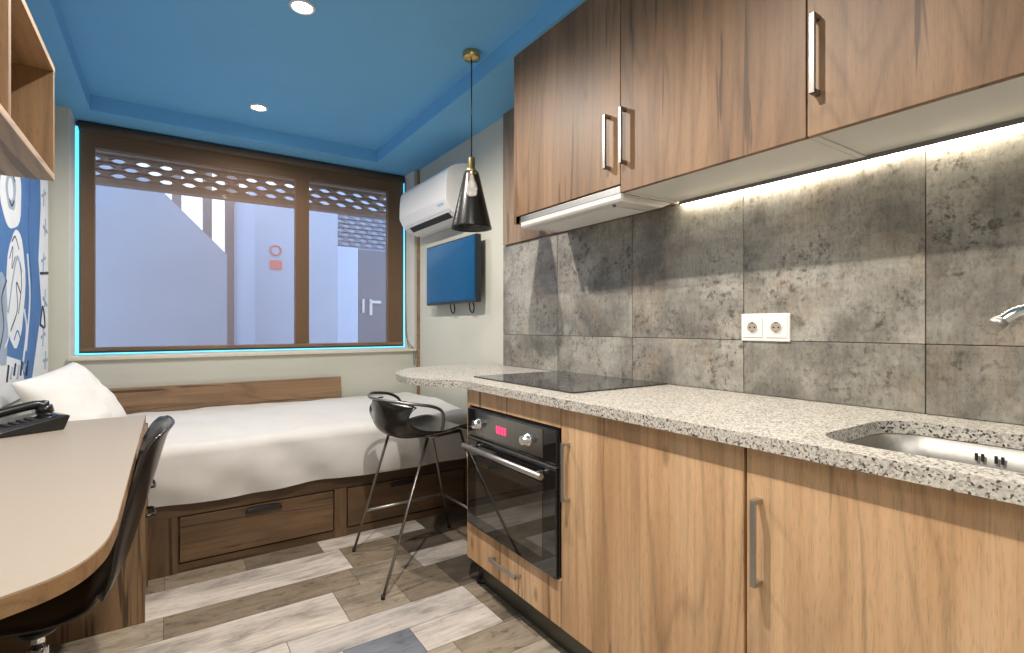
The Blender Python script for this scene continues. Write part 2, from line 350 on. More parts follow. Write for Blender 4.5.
# ---------------------------------------------------------------- mesh builder
class MB:
    def __init__(s): s.bm = bmesh.new()
    def box(s, x0, x1, y0, y1, z0, z1, bev=0.0, seg=2, mi=0):
        t = bmesh.new()
        r = bmesh.ops.create_cube(t, size=1.0)
        for v in t.verts:
            v.co = Vector((x0 + (v.co.x + .5) * (x1 - x0), y0 + (v.co.y + .5) * (y1 - y0), z0 + (v.co.z + .5) * (z1 - z0)))
        if bev > 0:
            bmesh.ops.bevel(t, geom=t.edges[:], offset=bev, segments=seg, affect='EDGES', profile=0.5)
        s._merge(t, mi); return s
    def _merge(s, t, mi=0, smooth=False):
        mp = {}
        for v in t.verts: mp[v] = s.bm.verts.new(v.co)
        for f in t.faces:
            try:
                nf = s.bm.faces.new([mp[v] for v in f.verts]); nf.material_index = mi; nf.smooth = smooth or f.smooth
            except ValueError: pass
        t.free()
    def prism(s, poly, axis, a0, a1, bev=0.0, mi=0, smooth=False):
        """poly: 2-D outline in the plane normal to axis; x->(y,z), y->(x,z), z->(x,y)"""
        t = bmesh.new()
        def P(p, a):
            return {'x': (a, p[0], p[1]), 'y': (p[0], a, p[1]), 'z': (p[0], p[1], a)}[axis]
        lo = [t.verts.new(P(p, a0)) for p in poly]; hi = [t.verts.new(P(p, a1)) for p in poly]
        t.faces.new(lo[::-1]); t.faces.new(hi)
        n = len(poly)
        for i in range(n):
            f = t.faces.new((lo[i], lo[(i + 1) % n], hi[(i + 1) % n], hi[i])); f.smooth = smooth
        bmesh.ops.recalc_face_normals(t, faces=t.faces[:])
        if bev > 0: bmesh.ops.bevel(t, geom=t.edges[:], offset=bev, segments=2, affect='EDGES', profile=0.5)
        s._merge(t, mi); return s
    def tube(s, pts, r, seg=10, closed=False, mi=0):
        pts = [Vector(p) for p in pts]; n = len(pts)
        rs = r if isinstance(r, (list, tuple)) else [r] * n
        up = None; rings = []
        for i in range(n):
            if closed: d = pts[(i + 1) % n] - pts[i - 1]
            else: d = pts[min(i + 1, n - 1)] - pts[max(i - 1, 0)]
            d.normalize()
            if up is None:
                up = Vector((0, 0, 1)) if abs(d.z) < .9 else Vector((1, 0, 0))
            a = d.cross(up); a.normalize(); b = a.cross(d); b.normalize(); up = b
            rings.append([s.bm.verts.new(pts[i] + a * (rs[i] * math.cos(2 * PI * k / seg)) + b * (rs[i] * math.sin(2 * PI * k / seg))) for k in range(seg)])
        m = n if closed else n - 1
        for i in range(m):
            A, B = rings[i], rings[(i + 1) % n]
            for k in range(seg):
                f = s.bm.faces.new((A[k], A[(k + 1) % seg], B[(k + 1) % seg], B[k])); f.smooth = True; f.material_index = mi
        if not closed:
            s.bm.faces.new(rings[0][::-1]).material_index = mi; s.bm.faces.new(rings[-1]).material_index = mi
        return s
    def lathe(s, prof, c, seg=32, mi=0, cap=True):
        rings = []
        for (r, z) in prof:
            rings.append([s.bm.verts.new((c[0] + r * math.cos(2 * PI * k / seg), c[1] + r * math.sin(2 * PI * k / seg), c[2] + z)) for k in range(seg)])
        for A, B in zip(rings, rings[1:]):
            for k in range(seg):
                f = s.bm.faces.new((A[k], A[(k + 1) % seg], B[(k + 1) % seg], B[k])); f.smooth = True; f.material_index = mi
        if cap:
            s.bm.faces.new(rings[0][::-1]).material_index = mi; s.bm.faces.new(rings[-1]).material_index = mi
        return s
    def cyl(s, p0, p1, r, seg=20, mi=0):
        return s.tube([p0, p1], r, seg, mi=mi)
    def grid(s, fn, nu, nv, mi=0, smooth=True):
        vs = [[s.bm.verts.new(fn(i / nu, j / nv)) for j in range(nv + 1)] for i in range(nu + 1)]
        for i in range(nu):
            for j in range(nv):
                f = s.bm.faces.new((vs[i][j], vs[i + 1][j], vs[i + 1][j + 1], vs[i][j + 1])); f.smooth = smooth; f.material_index = mi
        return s
    def build(s, name, m, parent=None, recalc=True, local=False):
        if recalc: bmesh.ops.recalc_face_normals(s.bm, faces=s.bm.faces[:])
        off = Vector((0, 0, 0))
        if parent is not None and not local:
            q = parent
            while q is not None: off += q.location; q = q.parent
        elif parent is None and not local:
            xs = [v.co for v in s.bm.verts]
            lo = Vector((min(v.x for v in xs), min(v.y for v in xs), min(v.z for v in xs)))
            hi = Vector((max(v.x for v in xs), max(v.y for v in xs), max(v.z for v in xs)))
            off = Vector(((lo.x + hi.x) / 2, (lo.y + hi.y) / 2, lo.z))
        if off.length > 0:
            for v in s.bm.verts: v.co -= off
        me = bpy.data.meshes.new(name); s.bm.to_mesh(me); s.bm.free()
        for mm in (m if isinstance(m, (list, tuple)) else [m]): me.materials.append(mm)
        o = bpy.data.objects.new(name, me); COL.objects.link(o)
        if parent is not None: o.parent = parent
        else: o.location = off
        return o
def tag(o, label=None, cat=None, group=None, kind=None):
    if label: o['label'] = label
    if cat: o['category'] = cat
    if group: o['group'] = group
    if kind: o['kind'] = kind
    return o
def empty(name, loc, rz=0.0, label=None, cat=None, group=None, kind=None):
    o = bpy.data.objects.new(name, None); COL.objects.link(o); o.location = loc; o.rotation_euler = (0, 0, rz)
    o.empty_display_size = 0.05
    return tag(o, label, cat, group, kind)
def structure(o, label=None): return tag(o, label, None, None, 'structure')
def rounded(x0, x1, y0, y1, r, n=6):
    pts = []
    for cx, cy, a0 in ((x1 - r, y1 - r, 0), (x0 + r, y1 - r, 90), (x0 + r, y0 + r, 180), (x1 - r, y0 + r, 270)):
        for k in range(n + 1):
            a = math.radians(a0 + 90 * k / n); pts.append((cx + r * math.cos(a), cy + r * math.sin(a)))
    return pts
def catmull(pts, n=8):
    P = [Vector(p) for p in pts]; P = [P[0] * 2 - P[1]] + P + [P[-1] * 2 - P[-2]]
    out = []
    for i in range(1, len(P) - 2):
        for k in range(n):
            t = k / n; a, b, c, d = P[i - 1], P[i], P[i + 1], P[i + 2]
            out.append(0.5 * ((2 * b) + (c - a) * t + (2 * a - 5 * b + 4 * c - d) * t * t + (3 * b - a - 3 * c + d) * t ** 3))
    out.append(P[-2]); return out
def solidify(o, th, off=0.0):
    md = o.modifiers.new('thickness', 'SOLIDIFY'); md.thickness = th; md.offset = off; return o
def subsurf(o, n=1):
    md = o.modifiers.new('smooth', 'SUBSURF'); md.levels = n; md.render_levels = n; return o

# ---------------------------------------------------------------- room shell
XL, XR, YB, YW = -0.60, 1.73, -1.50, 4.00
ZS, ZT = 2.447, 2.54            # soffit underside, tray ceiling
WX0, WX1, YG = -0.50, 1.70, 4.20  # window recess sides and blind plane

# floor laid in planks (one mesh, pattern stays inside it)
def build_floor():
    bm = bmesh.new(); lay = bm.faces.layers.float.new('tone')
    rows = [(4.00, 3.75), (3.75, 3.50), (3.50, 3.25), (3.25, 3.00), (3.00, 2.83), (2.83, 2.665), (2.665, 2.42), (2.42, 2.245), (2.245, 1.985), (1.985, 1.82), (1.82, 1.65),
            (1.65, 1.485), (1.485, 1.235), (1.235, 1.07), (1.07, .90), (.90, .65), (.65, .485), (.485, .32), (.32, .07), (.07, -.1), (-.1, -.35), (-.35, -.52), (-.52, -.77), (-.77, -.94), (-.94, -1.19), (-1.19, -1.5)]
    fixed = {5: [(-.6, .10), (-.05, .25), (.30, .30), (.645, .10)], }
    fixed = {
        5: [(-.6, .25), (-.02, .30), (.30, .16), (.645, .72), (1.20, .05)],
        6: [(-.6, .75), (.72, .25), (1.0, .05), (1.25, .3)],
        7: [(-.6, .45), (-.02, .25), (.70, .36), (1.0, .74), (1.31, .3)],
        8: [(-.6, .70), (.58, .35), (.83, .20), (1.06, .05)],
        9: [(-.6, .74), (.35, .78), (1.07, .3)],
        10: [(-.6, .70), (.505, .93), (.75, .76), (1.072, .3)],
        11: [(-.6, .72), (.20, .45), (.85, .35)],
        12: [(-.6, .30), (.30, .72), (.95, .5)],
    }
    tones = [.05, .25, .3, .45, .72, .76, .93]
    gap = 0.0012
    for k, (y1, y0) in enumerate(rows):
        if k in fixed: cuts = fixed[k]
        else:
            cuts = []; x = -.6 - random.random() * .5
            while x < XR:
                cuts.append((max(x, -.6), random.choice(tones))); x += random.choice((.42, .6, .9))
        for q, (xa, tone) in enumerate(cuts):
            xb = cuts[q + 1][0] if q + 1 < len(cuts) else XR
            if xb - xa < .01: continue
            v = [bm.verts.new(p) for p in ((xa + gap, y0 + gap, 0), (xb - gap, y0 + gap, 0), (xb - gap, y1 - gap, 0), (xa + gap, y1 - gap, 0))]
            f = bm.faces.new(v); f[lay] = tone
    # dark bed under the joints
    lo = [bm.verts.new(p) for p in ((XL, YB, -.001), (XR, YB, -.001), (XR, 4.0, -.001), (XL, 4.0, -.001))]
    f = bm.faces.new(lo); f[lay] = 0.0
    lo2 = [bm.verts.new((v.co.x, v.co.y, -.12)) for v in lo]
    f = bm.faces.new(lo2[::-1]); f[lay] = 0
    for i in range(4):
        f = bm.faces.new((lo[(i + 1) % 4], lo[i], lo2[i], lo2[(i + 1) % 4])); f[lay] = 0
    me = bpy.data.meshes.new('floor'); bm.to_mesh(me); bm.free(); me.materials.append(M['plank'])
    o = bpy.data.objects.new('floor', me); COL.objects.link(o); structure(o)
build_floor()

b = MB(); b.box(XL - .12, XL, YB, YW + .26, 0, 2.70); structure(b.build('wall_left', M['wallp']))
b = MB(); b.box(XR, XR + .12, YB, YW + .26, 0, 2.70); structure(b.build('wall_right', M['wallp']))
b = MB(); b.box(XL - .12, XR + .12, YB - .12, YB, 0, 2.70); structure(b.build('wall_back', M['wallp']))
b = MB()                                   # window wall: below the sill and the narrow strips beside the recess
b.box(XL, XR, YW, YW + .26, -.1, .935)
b.box(XL, WX0, YW, YW + .26, .935, ZS)
b.box(WX1, XR, YW, YW + .26, .935, ZS)
structure(b.build('wall_front', M['wallp']))
b = MB()                                   # tray ceiling with the lowered border on three sides
b.box(XL - .12, XR + .12, YB, YW + .30, ZT, ZT + .16)
b.box(XL, -.40, YB, YW + .30, ZS, ZT)
b.box(1.368, XR, YB, YW + .30, ZS, ZT)
b.box(-.40, 1.368, 3.975, YW + .30, ZS, ZT)
structure(b.build('ceiling', M['ceil']))
b = MB(); b.box(WX0 - .005, WX1 + .005, YW - .030, YW + .255, .935, .957, .003); structure(b.build('trim_1', M['sillm']))
b = MB()                                   # painted reveals of the recess
b.box(WX0, WX0 + .004, YW + .002, YW + .25, .957, ZS); b.box(WX1 - .004, WX1, YW + .002, YW + .25, .957, ZS)
structure(b.build('trim_2', M['reveal']))
b = MB(); b.box(1.716, 1.73, 3.955, 3.992, 0, ZS, .003); structure(b.build('trim_3', M['headwood']))   # slim brown edge strip at the wall corner

# window
w = empty('window_1', (0.6, 4.26, .957), kind='structure')
b = MB()
fx0, fx1, fz0, fz1 = WX0 + .005, WX1 - .005, .957, ZS
fy0, fy1 = 4.235, 4.295
b.box(fx0, -.404, fy0, fy1, fz0, fz1, .004); b.box(1.557, fx1, fy0, fy1, fz0, fz1, .004)
b.box(-.404, 1.557, fy0, fy1, 2.295, fz1, .004); b.box(-.404, 1.557, fy0, fy1, fz0, 1.005, .004)
b.build('window_frame', M['frame'], w)
b = MB(); b.box(.812, .912, fy0 - .005, fy1, 1.005, 2.295, .004); b.build('mullion', M['frame'], w)
for x0, x1 in ((-.404, .812), (.912, 1.557)):
    b = MB(); b.box(x0, x1, 4.262, 4.270, 1.005, 2.295); b.build('pane', M['pane'], w)

# backsplash tiles and oak strip on the right wall
b = MB(); b.box(1.7245, 1.73, -.6, 2.662, .90, 1.637, mi=1)
ys = [2.661 - .533 * k for k in range(8)]
for k in range(6):
    y1 = ys[k]; y0 = max(ys[k + 1], -.6)
    for z0, z1 in ((.90, 1.0915), (1.0915, 1.637)):
        b.box(1.718, 1.7255, y0 + .0013, y1 - .0013, z0 + .001, z1 - .001, .0008, 1)
structure(b.build('wall_backsplash', [M['tile'], M['grout']]))

# ---------------------------------------------------------------- outside the window
b = MB(); b.box(-6, 8, 4.30, 11, -.3, -.02); structure(b.build('ground_courtyard', M['outground']))
b = MB()   # rendered wall with a sloping top like a stair parapet
b.prism([(-2.6, 0), (.489, 0), (.489, 1.882), (-.135, 2.53), (-.75, 3.1), (-2.6, 3.1)], 'y', 6.0, 6.18)
structure(b.build('wall_stair_parapet', M['outwall']))
b = MB()
b.prism([(.81, 6.5), (1.74, 6.5), (1.74, 8.2), (.64, 8.2)], 'z', 0, 2.75)
structure(b.build('wall_courtyard', M['outwall2']))
b = MB(); b.box(1.60, 6.0, 7.05, 7.3, 0, 3.4); structure(b.build('wall_courtyard_rear', M['outwall2']))
for i, (x, wd) in enumerate(((.02, .10), (.35, .10), (.60, .16))):
    b = MB(); b.box(x, x + wd, 7.6, 7.72, 0, 3.6, .005)
    tag(b.build('post', M['post']), ['brown post behind the sloping courtyard wall, leftmost of three', 'brown post behind the sloping courtyard wall, middle of three', 'widest brown post outside, next to the wall with red signs'][i], 'post', 'posts of the glazed gallery outside')
b = MB(); b.box(-1.2, 1.0, 8.4, 8.5, 0, 1.2); structure(b.build('wall_gallery', M['outwall2']))
def lattice(name, x0, x1, y, z0, z1, px, pz, m, label, dp=.06):
    b = MB()
    n = int(round((z1 - z0) / pz)); pz = (z1 - z0) / n
    for k in range(n + 1): b.box(x0, x1, y, y + dp, z0 + k * pz - .006, z0 + k * pz + .006)
    for k in range(n):
        x = x0 + (px / 2 if k % 2 else 0)
        zc0, zc1 = z0 + k * pz, z0 + (k + 1) * pz; zm = (zc0 + zc1) / 2
        while x < x1:
            # web that flares where it meets the shelves, leaving lozenge openings
            b.prism([(x - px * .47, zc0), (x + px * .47, zc0), (x + px * .09, zm), (x + px * .47, zc1), (x - px * .47, zc1), (x - px * .09, zm)], 'y', y, y + dp)
            x += px
    return tag(b.build(name, m), label, 'lattice')
lattice('brick_lattice', -1.1, 2.6, 4.62, 2.20, 2.36, .144, .053, M['latt'], 'dark perforated brick lattice across the top of the window outside')
bl = MB(); bl.box(-1.1, 2.6, 4.60, 4.70, 2.155, 2.193)
tag(bl.build('lintel_beam', M['latt']), 'brown beam under the brick lattice outside the window', 'beam')
bl = MB(); bl.box(-1.1, 2.6, 4.60, 4.72, 2.367, 2.62)
tag(bl.build('lintel_beam', M['latt']), 'brown beam above the brick lattice, at the very top of the window view', 'beam')
lattice('brick_lattice', 1.76, 3.4, 7.03, 2.24, 2.72, .16, .06, M['latt2'], 'pale grey brick lattice above the courtyard doors', .019)
d = empty('door_1', (2.3, 7.03, 0), kind='structure')
b = MB(); b.box(1.76, 2.15, 7.0, 7.045, 0, 2.22, .004); b.build('door_leaf', M['outdoor_w'], d)
b = MB(); b.box(2.155, 2.75, 7.0, 7.045, 0, 2.2, .004); b.build('door_leaf', M['outdoor_g'], d)
b = MB(); b.box(2.20, 2.23, 6.975, 7.0, 1.33, 1.52, .004); b.box(2.30, 2.34, 6.975, 7.0, 1.30, 1.52, .004); b.box(2.30, 2.46, 6.965, 6.985, 1.46, 1.50, .004)
b.build('door_handle', M['white'], d)
for i, z in enumerate((2.03, 1.86)):
    b = MB()
    if i == 0:
        b.tube([(1.03 + .055 * math.cos(2 * PI * k / 16), 6.49, z + .055 * math.sin(2 * PI * k / 16)) for k in range(16)], .010, 6, closed=True)
        b.box(.975, 1.085, 6.494, 6.499, z - .075, z + .075, mi=1)
    else:
        b.box(.965, 1.095, 6.488, 6.499, z - .055, z + .055, .003)
    tag(b.build('safety_sign', [M['red'], M['outwall2']]), ['small red ring sign on pale courtyard wall, the upper one', 'small solid red sign on pale courtyard wall, the lower one'][i], 'sign', 'red signs outside')

# ---------------------------------------------------------------- roller blind
r = empty('roller_blind', (.6, YG, .98), label='brown see-through roller blind lowered over the whole window', cat='blind')
b = MB(); b.box(-.47, 1.68, YG - .001, YG + .001, 1.0, 2.42); b2 = None
bm = MB(); bm.grid(lambda u, v: (-.47 + 2.15 * u, YG, 1.0 + 1.42 * v), 8, 6); b.bm.free(); bm.build('blind_fabric', M['blind'], r)
b = MB(); b.box(-.472, 1.682, YG - .010, YG + .010, .982, 1.006, .004); b.build('bottom_rail', M['headwood'], r)
b = MB(); b.cyl((-.48, YG + .012, 2.412), (1.69, YG + .012, 2.412), .030, 20); b.build('roller_tube', M['frame'], r)
b = MB(); ch = [(1.688, YG - .02, 2.40), (1.688, YG - .035, 1.6), (1.688, YG - .06, 1.0), (1.689, YG - .12, .90), (1.689, YG - .235, .83), (1.687, YG - .25, .78), (1.686, YG - .215, .80), (1.685, YG - .205, .95), (1.684, YG - .05, 1.2), (1.686, YG - .02, 2.40)]
b.tube(catmull([(1.690, YG - .03, 2.40), (1.690, YG - .03, 1.3), (1.690, YG - .05, 1.05), (1.690, YG - .23, .93), (1.690, YG - .235, .85), (1.690, YG - .222, .82), (1.690, YG - .205, .86), (1.690, YG - .20, .96), (1.690, YG - .05, 1.10), (1.690, YG - .01, 2.40)], 6), .0028, 6)
b.build('blind_chain', M['grey'], r)
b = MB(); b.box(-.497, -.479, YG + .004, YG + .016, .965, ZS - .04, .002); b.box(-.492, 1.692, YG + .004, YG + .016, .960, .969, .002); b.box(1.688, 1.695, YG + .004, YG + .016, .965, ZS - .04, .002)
tag(b.build('daylight_leak_strip', M['cyanleak']), 'thin glowing cyan strip added for daylight leaking around the edge of the window blind', 'light strip')

# ---------------------------------------------------------------- ceiling downlights
for i, (lx, ly) in enumerate(DOWN[:2]):
    r = empty('downlight', (lx, ly, ZT), label=['small round lit downlight in the blue ceiling near the window', 'lit downlight in the blue ceiling nearer the camera, at the top edge'][i], cat='ceiling light', group='downlights')
    b = MB(); b.lathe([(.040, 0), (.054, 0), (.054, -.006), (.050, -.010), (.042, -.009), (.040, -.004)], (lx, ly, ZT), 28, cap=False); b.build('trim_ring', M['white'], r)
    b = MB(); b.lathe([(.0, -.001), (.0395, -.001), (.0395, -.003), (.0, -.004)], (lx, ly, ZT), 24, cap=False); b.build('lamp_face', M['lamp'], r)

# ---------------------------------------------------------------- pendant lamp
px_, py_ = 1.28, 2.28
r = empty('pendant_lamp', (px_, py_, 1.64), label='black perforated cone pendant lamp on a cord from a brass canopy', cat='lamp')
b = MB(); b.lathe([(0, 0), (.042, 0), (.045, -.004), (.045, -.030), (.040, -.034), (0, -.034)], (px_, py_, ZT), 28, cap=False); b.build('canopy', M['brass'], r)
b = MB(); b.cyl((px_, py_, ZT - .034), (px_, py_, 2.0), .0035, 8); b.build('cord', M['black'], r)
b = MB(); b.lathe([(0, 2.005), (.012, 2.005), (.018, 1.998), (.018, 1.945), (.026, 1.940), (.026, 1.926), (0, 1.926)], (px_, py_, 0), 24, cap=False); b.build('socket_cap', M['brass'], r)
b = MB(); b.lathe([(.020, 1.930), (.036, 1.928), (.040, 1.915), (.102, 1.648), (.104, 1.640), (.100, 1.641), (.037, 1.912)], (px_, py_, 0), 48, cap=False); b.build('lamp_shade', M['perf'], r)
b = MB(); b.lathe([(0, 1.925), (.012, 1.92), (.014, 1.89), (.026, 1.865), (.030, 1.845), (.026, 1.822), (.014, 1.81), (0, 1.808)], (px_, py_, 0), 20, cap=False); b.build('bulb', M['bulb'], r)

# ---------------------------------------------------------------- air conditioner
r = empty('air_conditioner', (XR, 3.46, 1.88), label='white wall-mounted air conditioner above the television', cat='air conditioner')
ay0, ay1 = 3.05, 3.87
prof = [(q.x, q.y) for q in catmull([(1.727, 2.255, 0), (1.66, 2.250, 0), (1.585, 2.228, 0), (1.540, 2.195, 0), (1.522, 2.150, 0), (1.516, 2.06, 0), (1.516, 1.985, 0)], 5)]
poly = prof + [(1.545, 1.93), (1.60, 1.885), (1.66, 1.868), (1.727, 1.868)]
b = MB(); b.prism(poly, 'y', ay0, ay1, .006); b.build('housing', M['white'], r)
b = MB(); b.prism([(1.513, 1.990), (1.518, 1.992), (1.566, 1.917), (1.560, 1.913)], 'y', ay0 + .03, ay1 - .03); b.build('louver_flap', M['white'], r)
b = MB(); b.prism([(1.562, 1.910), (1.575, 1.908), (1.603, 1.884), (1.594, 1.880)], 'y', ay0 + .06, ay1 - .10); b.build('air_slot', M['blackmatt'], r)
b = MB(); b.prism([(1.520, 1.974), (1.523, 1.976), (1.541, 1.948), (1.538, 1.946)], 'y', ay0 + .05, ay0 + .14); b.build('sticker', M['paleblue'], r)

# ---------------------------------------------------------------- television
r = empty('television', (XR, 3.25, 1.30), label='flat television with a blue reflection coloured into its screen on a wall bracket below the air conditioner', cat='television')
b = MB(); b.box(1.645, 1.685, 2.87, 3.64, 1.30, 1.745, .006); b.build('housing', M['tvframe'], r)
b = MB(); b.box(1.6425, 1.6455, 2.885, 3.625, 1.318, 1.733, .001); b.build('screen', M['screen'], r)
b = MB(); b.box(1.685, 1.70, 3.05, 3.45, 1.38, 1.66, .003); b.box(1.70, 1.729, 3.15, 3.35, 1.42, 1.62, .003); b.build('wall_bracket', M['blackmatt'], r)
for yc in (3.30, 3.02):
    b = MB(); b.tube(catmull([(1.69, yc - .02, 1.32), (1.695, yc - .035, 1.27), (1.70, yc - .012, 1.235), (1.70, yc + .02, 1.245), (1.695, yc + .028, 1.28), (1.69, yc + .015, 1.32)], 6), .005, 8); b.build('cable', M['black'], r)

# ---------------------------------------------------------------- kitchen wall side
XC, XF = 1.075, 1.100       # worktop front edge, base cabinet fronts
ZC = .90
def bracket_handle(b, axis, p, length, out, th=.012, wd=.014):
    """flat D handle. p = one end on the front face (x face), running along axis 'z' or 'y', standing out towards -x"""
    x, y, z = p
    if axis == 'z':
        b.box(x - out, x - out + th * .7, y - wd / 2, y + wd / 2, z, z + length, .0015)
        for zz in (z, z + length - th): b.box(x - out + .002, x, y - wd / 2, y + wd / 2, zz, zz + th, .0015)
    else:
        b.box(x - out, x - out + th * .7, y, y + length, z - wd / 2, z + wd / 2, .0015)
        for yy in (y, y + length - th): b.box(x - out + .002, x, yy, yy + th, z - wd / 2, z + wd / 2, .0015)
    return b

oak_strip = MB(); oak_strip.box(1.702, 1.7295, 1.36, 2.637, 1.638, ZS - .001, .001)
tag(oak_strip.build('wall_panel', M['panel']), 'dark oak panel on the wall beside and behind the extractor hood', 'panel')

# wall cabinets
UX = 1.385
def wall_cabinet(y0, y1, zdoor, handle_y, label, bottom=True):
    r = empty('wall_cabinet', (1.70, (y0 + y1) / 2, 1.636), label=label, cat='cabinet', group='oak cabinets on the kitchen wall')
    xb = 1.700
    b = MB()
    b.box(UX + .020, xb, y1 - .018, y1, 1.636, ZS - .002); b.box(UX + .020, xb, y0 + .0005, y0 + .018, 1.636, ZS - .002)
    if bottom: b.box(UX + .020, xb, y0 + .018, y1 - .018, 1.640, 1.658)
    else: b.box(UX + .020, xb, y0 + .018, y1 - .018, 1.674, 1.690)
    b.box(xb - .006, xb, y0 + .018, y1 - .018, 1.69, ZS - .002); b.box(UX + .020, xb, y0 + .018, y1 - .018, ZS - .02, ZS - .002)
    b.build('carcass', M['carcass'] if bottom else M['oak_up_shaded'], r)
    b = MB(); b.box(UX, UX + .019, y0 + .0015, y1 - .0015, zdoor, ZS - .001, .0012); dd = b.build('door', M['oak_up_shaded'], r)
    b = MB(); bracket_handle(b, 'z', (UX, handle_y, 1.733), .205, .032); b.build('handle', M['dsteel'], dd)
    return r
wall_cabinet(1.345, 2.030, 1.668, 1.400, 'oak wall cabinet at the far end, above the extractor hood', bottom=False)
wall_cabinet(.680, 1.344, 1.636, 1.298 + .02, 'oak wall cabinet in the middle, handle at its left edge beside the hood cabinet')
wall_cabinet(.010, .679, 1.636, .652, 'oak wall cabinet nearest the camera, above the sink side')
b = MB()
tag(MB().box(UX + .003, UX + .02, 2.0305, 2.048, 1.636, ZS - .002).box(UX, 1.700, 2.0305, 2.048, 1.636, ZS - .002, .001).build('end_panel', M['oak_up_shaded']), 'narrow oak end panel on the far side of the wall cabinets', 'panel')

# extractor hood under the far cabinet
r = empty('extractor_hood', (1.55, 1.69, 1.62), label='slim steel and white pull-out extractor hood under the far wall cabinet', cat='extractor hood')
b = MB(); b.box(UX + .006, UX + .022, 1.350, 2.000, 1.636, 1.664, .002); b.build('front_strip', M['steel'], r)
b = MB(); b.prism([(1.392, 1.618), (1.392, 1.636), (1.69, 1.668), (1.69, 1.640), (1.62, 1.612), (1.40, 1.608)], 'y', 1.350, 2.000, .002); b.build('housing', M['carcass'], r)
b = MB(); b.box(1.44, 1.60, 1.42, 1.93, 1.605, 1.6085, .001); b.build('filter', M['white'], r)
b = MB(); b.cyl((1.42, 1.41, 1.600), (1.42, 1.41, 1.609), .007, 12); b.build('button', M['grey'], r)

# LED strip under the two nearer cabinets
r = empty('under_cabinet_light', (1.71, .66, 1.615), label='glowing warm white strip light at the wall under the cabinets', cat='light strip')
b = MB(); b.box(1.690, 1.694, .0, 1.322, 1.626, 1.640); b.box(1.694, 1.7175, .0, 1.322, 1.636, 1.640); b.build('profile', M['grey'], r)
b = MB(); b.box(1.697, 1.709, .002, 1.320, 1.626, 1.6355, .001); b.build('diffuser', M['led'], r)

# sockets
r = empty('double_socket', (1.717, .98, 1.09), label='white double power socket on the tiled backsplash', cat='socket')
sy0, sy1, sz0, sz1 = .893, 1.066, 1.089, 1.185
b = MB(); b.box(1.709, 1.7178, sy0, sy1, sz0, sz1, .003); b.build('plate', M['white'], r)
for yc in (1.022, .937):
    b = MB(); b.box(1.7065, 1.7095, yc - .036, yc + .036, 1.101, 1.173, .002)
    rim = [(1.7055, yc + .020 * math.cos(2 * PI * k / 24), 1.137 + .020 * math.sin(2 * PI * k / 24)) for k in range(24)]
    b.tube(rim, .0018, 6, closed=True)
    s = b.build('socket_insert', M['white'], r)
    b = MB(); b.cyl((1.7050, yc, 1.137), (1.7064, yc, 1.137), .018, 24)
    for dy in (-.0085, .0085): b.cyl((1.7042, yc + dy, 1.137), (1.7050, yc + dy, 1.137), .0030, 10, mi=1)
    for dz in (-.0155, .0155): b.box(1.7042, 1.7050, yc - .003, yc + .003, 1.137 + dz - .0018, 1.137 + dz + .0018, mi=1)
    b.build('socket_well', [M['cream'], M['blackmatt']], s)

# worktop with the bar end and the sink cut-out
SK = (1.158, 1.560, -.10, .560)   # sink opening x0,x1,y0,y1
bar = [(v.x, v.y) for v in catmull([(1.030, 2.060, 0), (.968, 2.155, 0), (.935, 2.28, 0), (.942, 2.42, 0), (.985, 2.56, 0), (1.065, 2.69, 0), (1.18, 2.79, 0), (1.34, 2.86, 0), (1.52, 2.895, 0)], 5)]
outer = [(1.716, -.60), (1.075, -.60), (1.075, 2.005)] + bar + [(1.716, 2.91)]
inner = rounded(SK[0], SK[1], SK[2], SK[3], .085, 8)
def flat_with_hole(outer, inner, z0, z1):
    b = MB(); bm = b.bm
    ov = [bm.verts.new((x, y, z1)) for x, y in outer]; iv = [bm.verts.new((x, y, z1)) for x, y in inner]
    ed = [bm.edges.new((L[i], L[(i + 1) % len(L)])) for L in (ov, iv) for i in range(len(L))]
    res = bmesh.ops.triangle_fill(bm, use_beauty=True, use_dissolve=False, edges=ed)
    fs = [f for f in res['geom'] if isinstance(f, bmesh.types.BMFace)]
    ex = bmesh.ops.extrude_face_region(bm, geom=fs)
    for v in ex['geom']:
        if isinstance(v, bmesh.types.BMVert): v.co.z = z0
    return b
b = flat_with_hole(outer, inner, .868, ZC)
tag(b.build('worktop', M['granite']), 'speckled grey granite worktop ending in a rounded bar', 'worktop')

# hob
r = empty('hob', (1.44, 1.755, ZC), label='black glass cooking hob set flush on the granite worktop', cat='hob')
b = MB(); b.prism(rounded(1.190, 1.710, 1.388, 2.105, .008, 3), 'z', ZC + .0005, ZC + .006, .0012); b.build('glass_top', M['hobglass'], r)
for cx, cy, rr in ((1.33, 1.60, .085), (1.33, 1.92, .105), (1.56, 1.58, .105), (1.56, 1.92, .085)):
    b = MB(); b.tube([(cx + rr * math.cos(2 * PI * k / 40), cy + rr * math.sin(2 * PI * k / 40), ZC + .0058) for k in range(40)], .0008, 4, closed=True); b.build('cooking_zone', M['hobmark'], r)

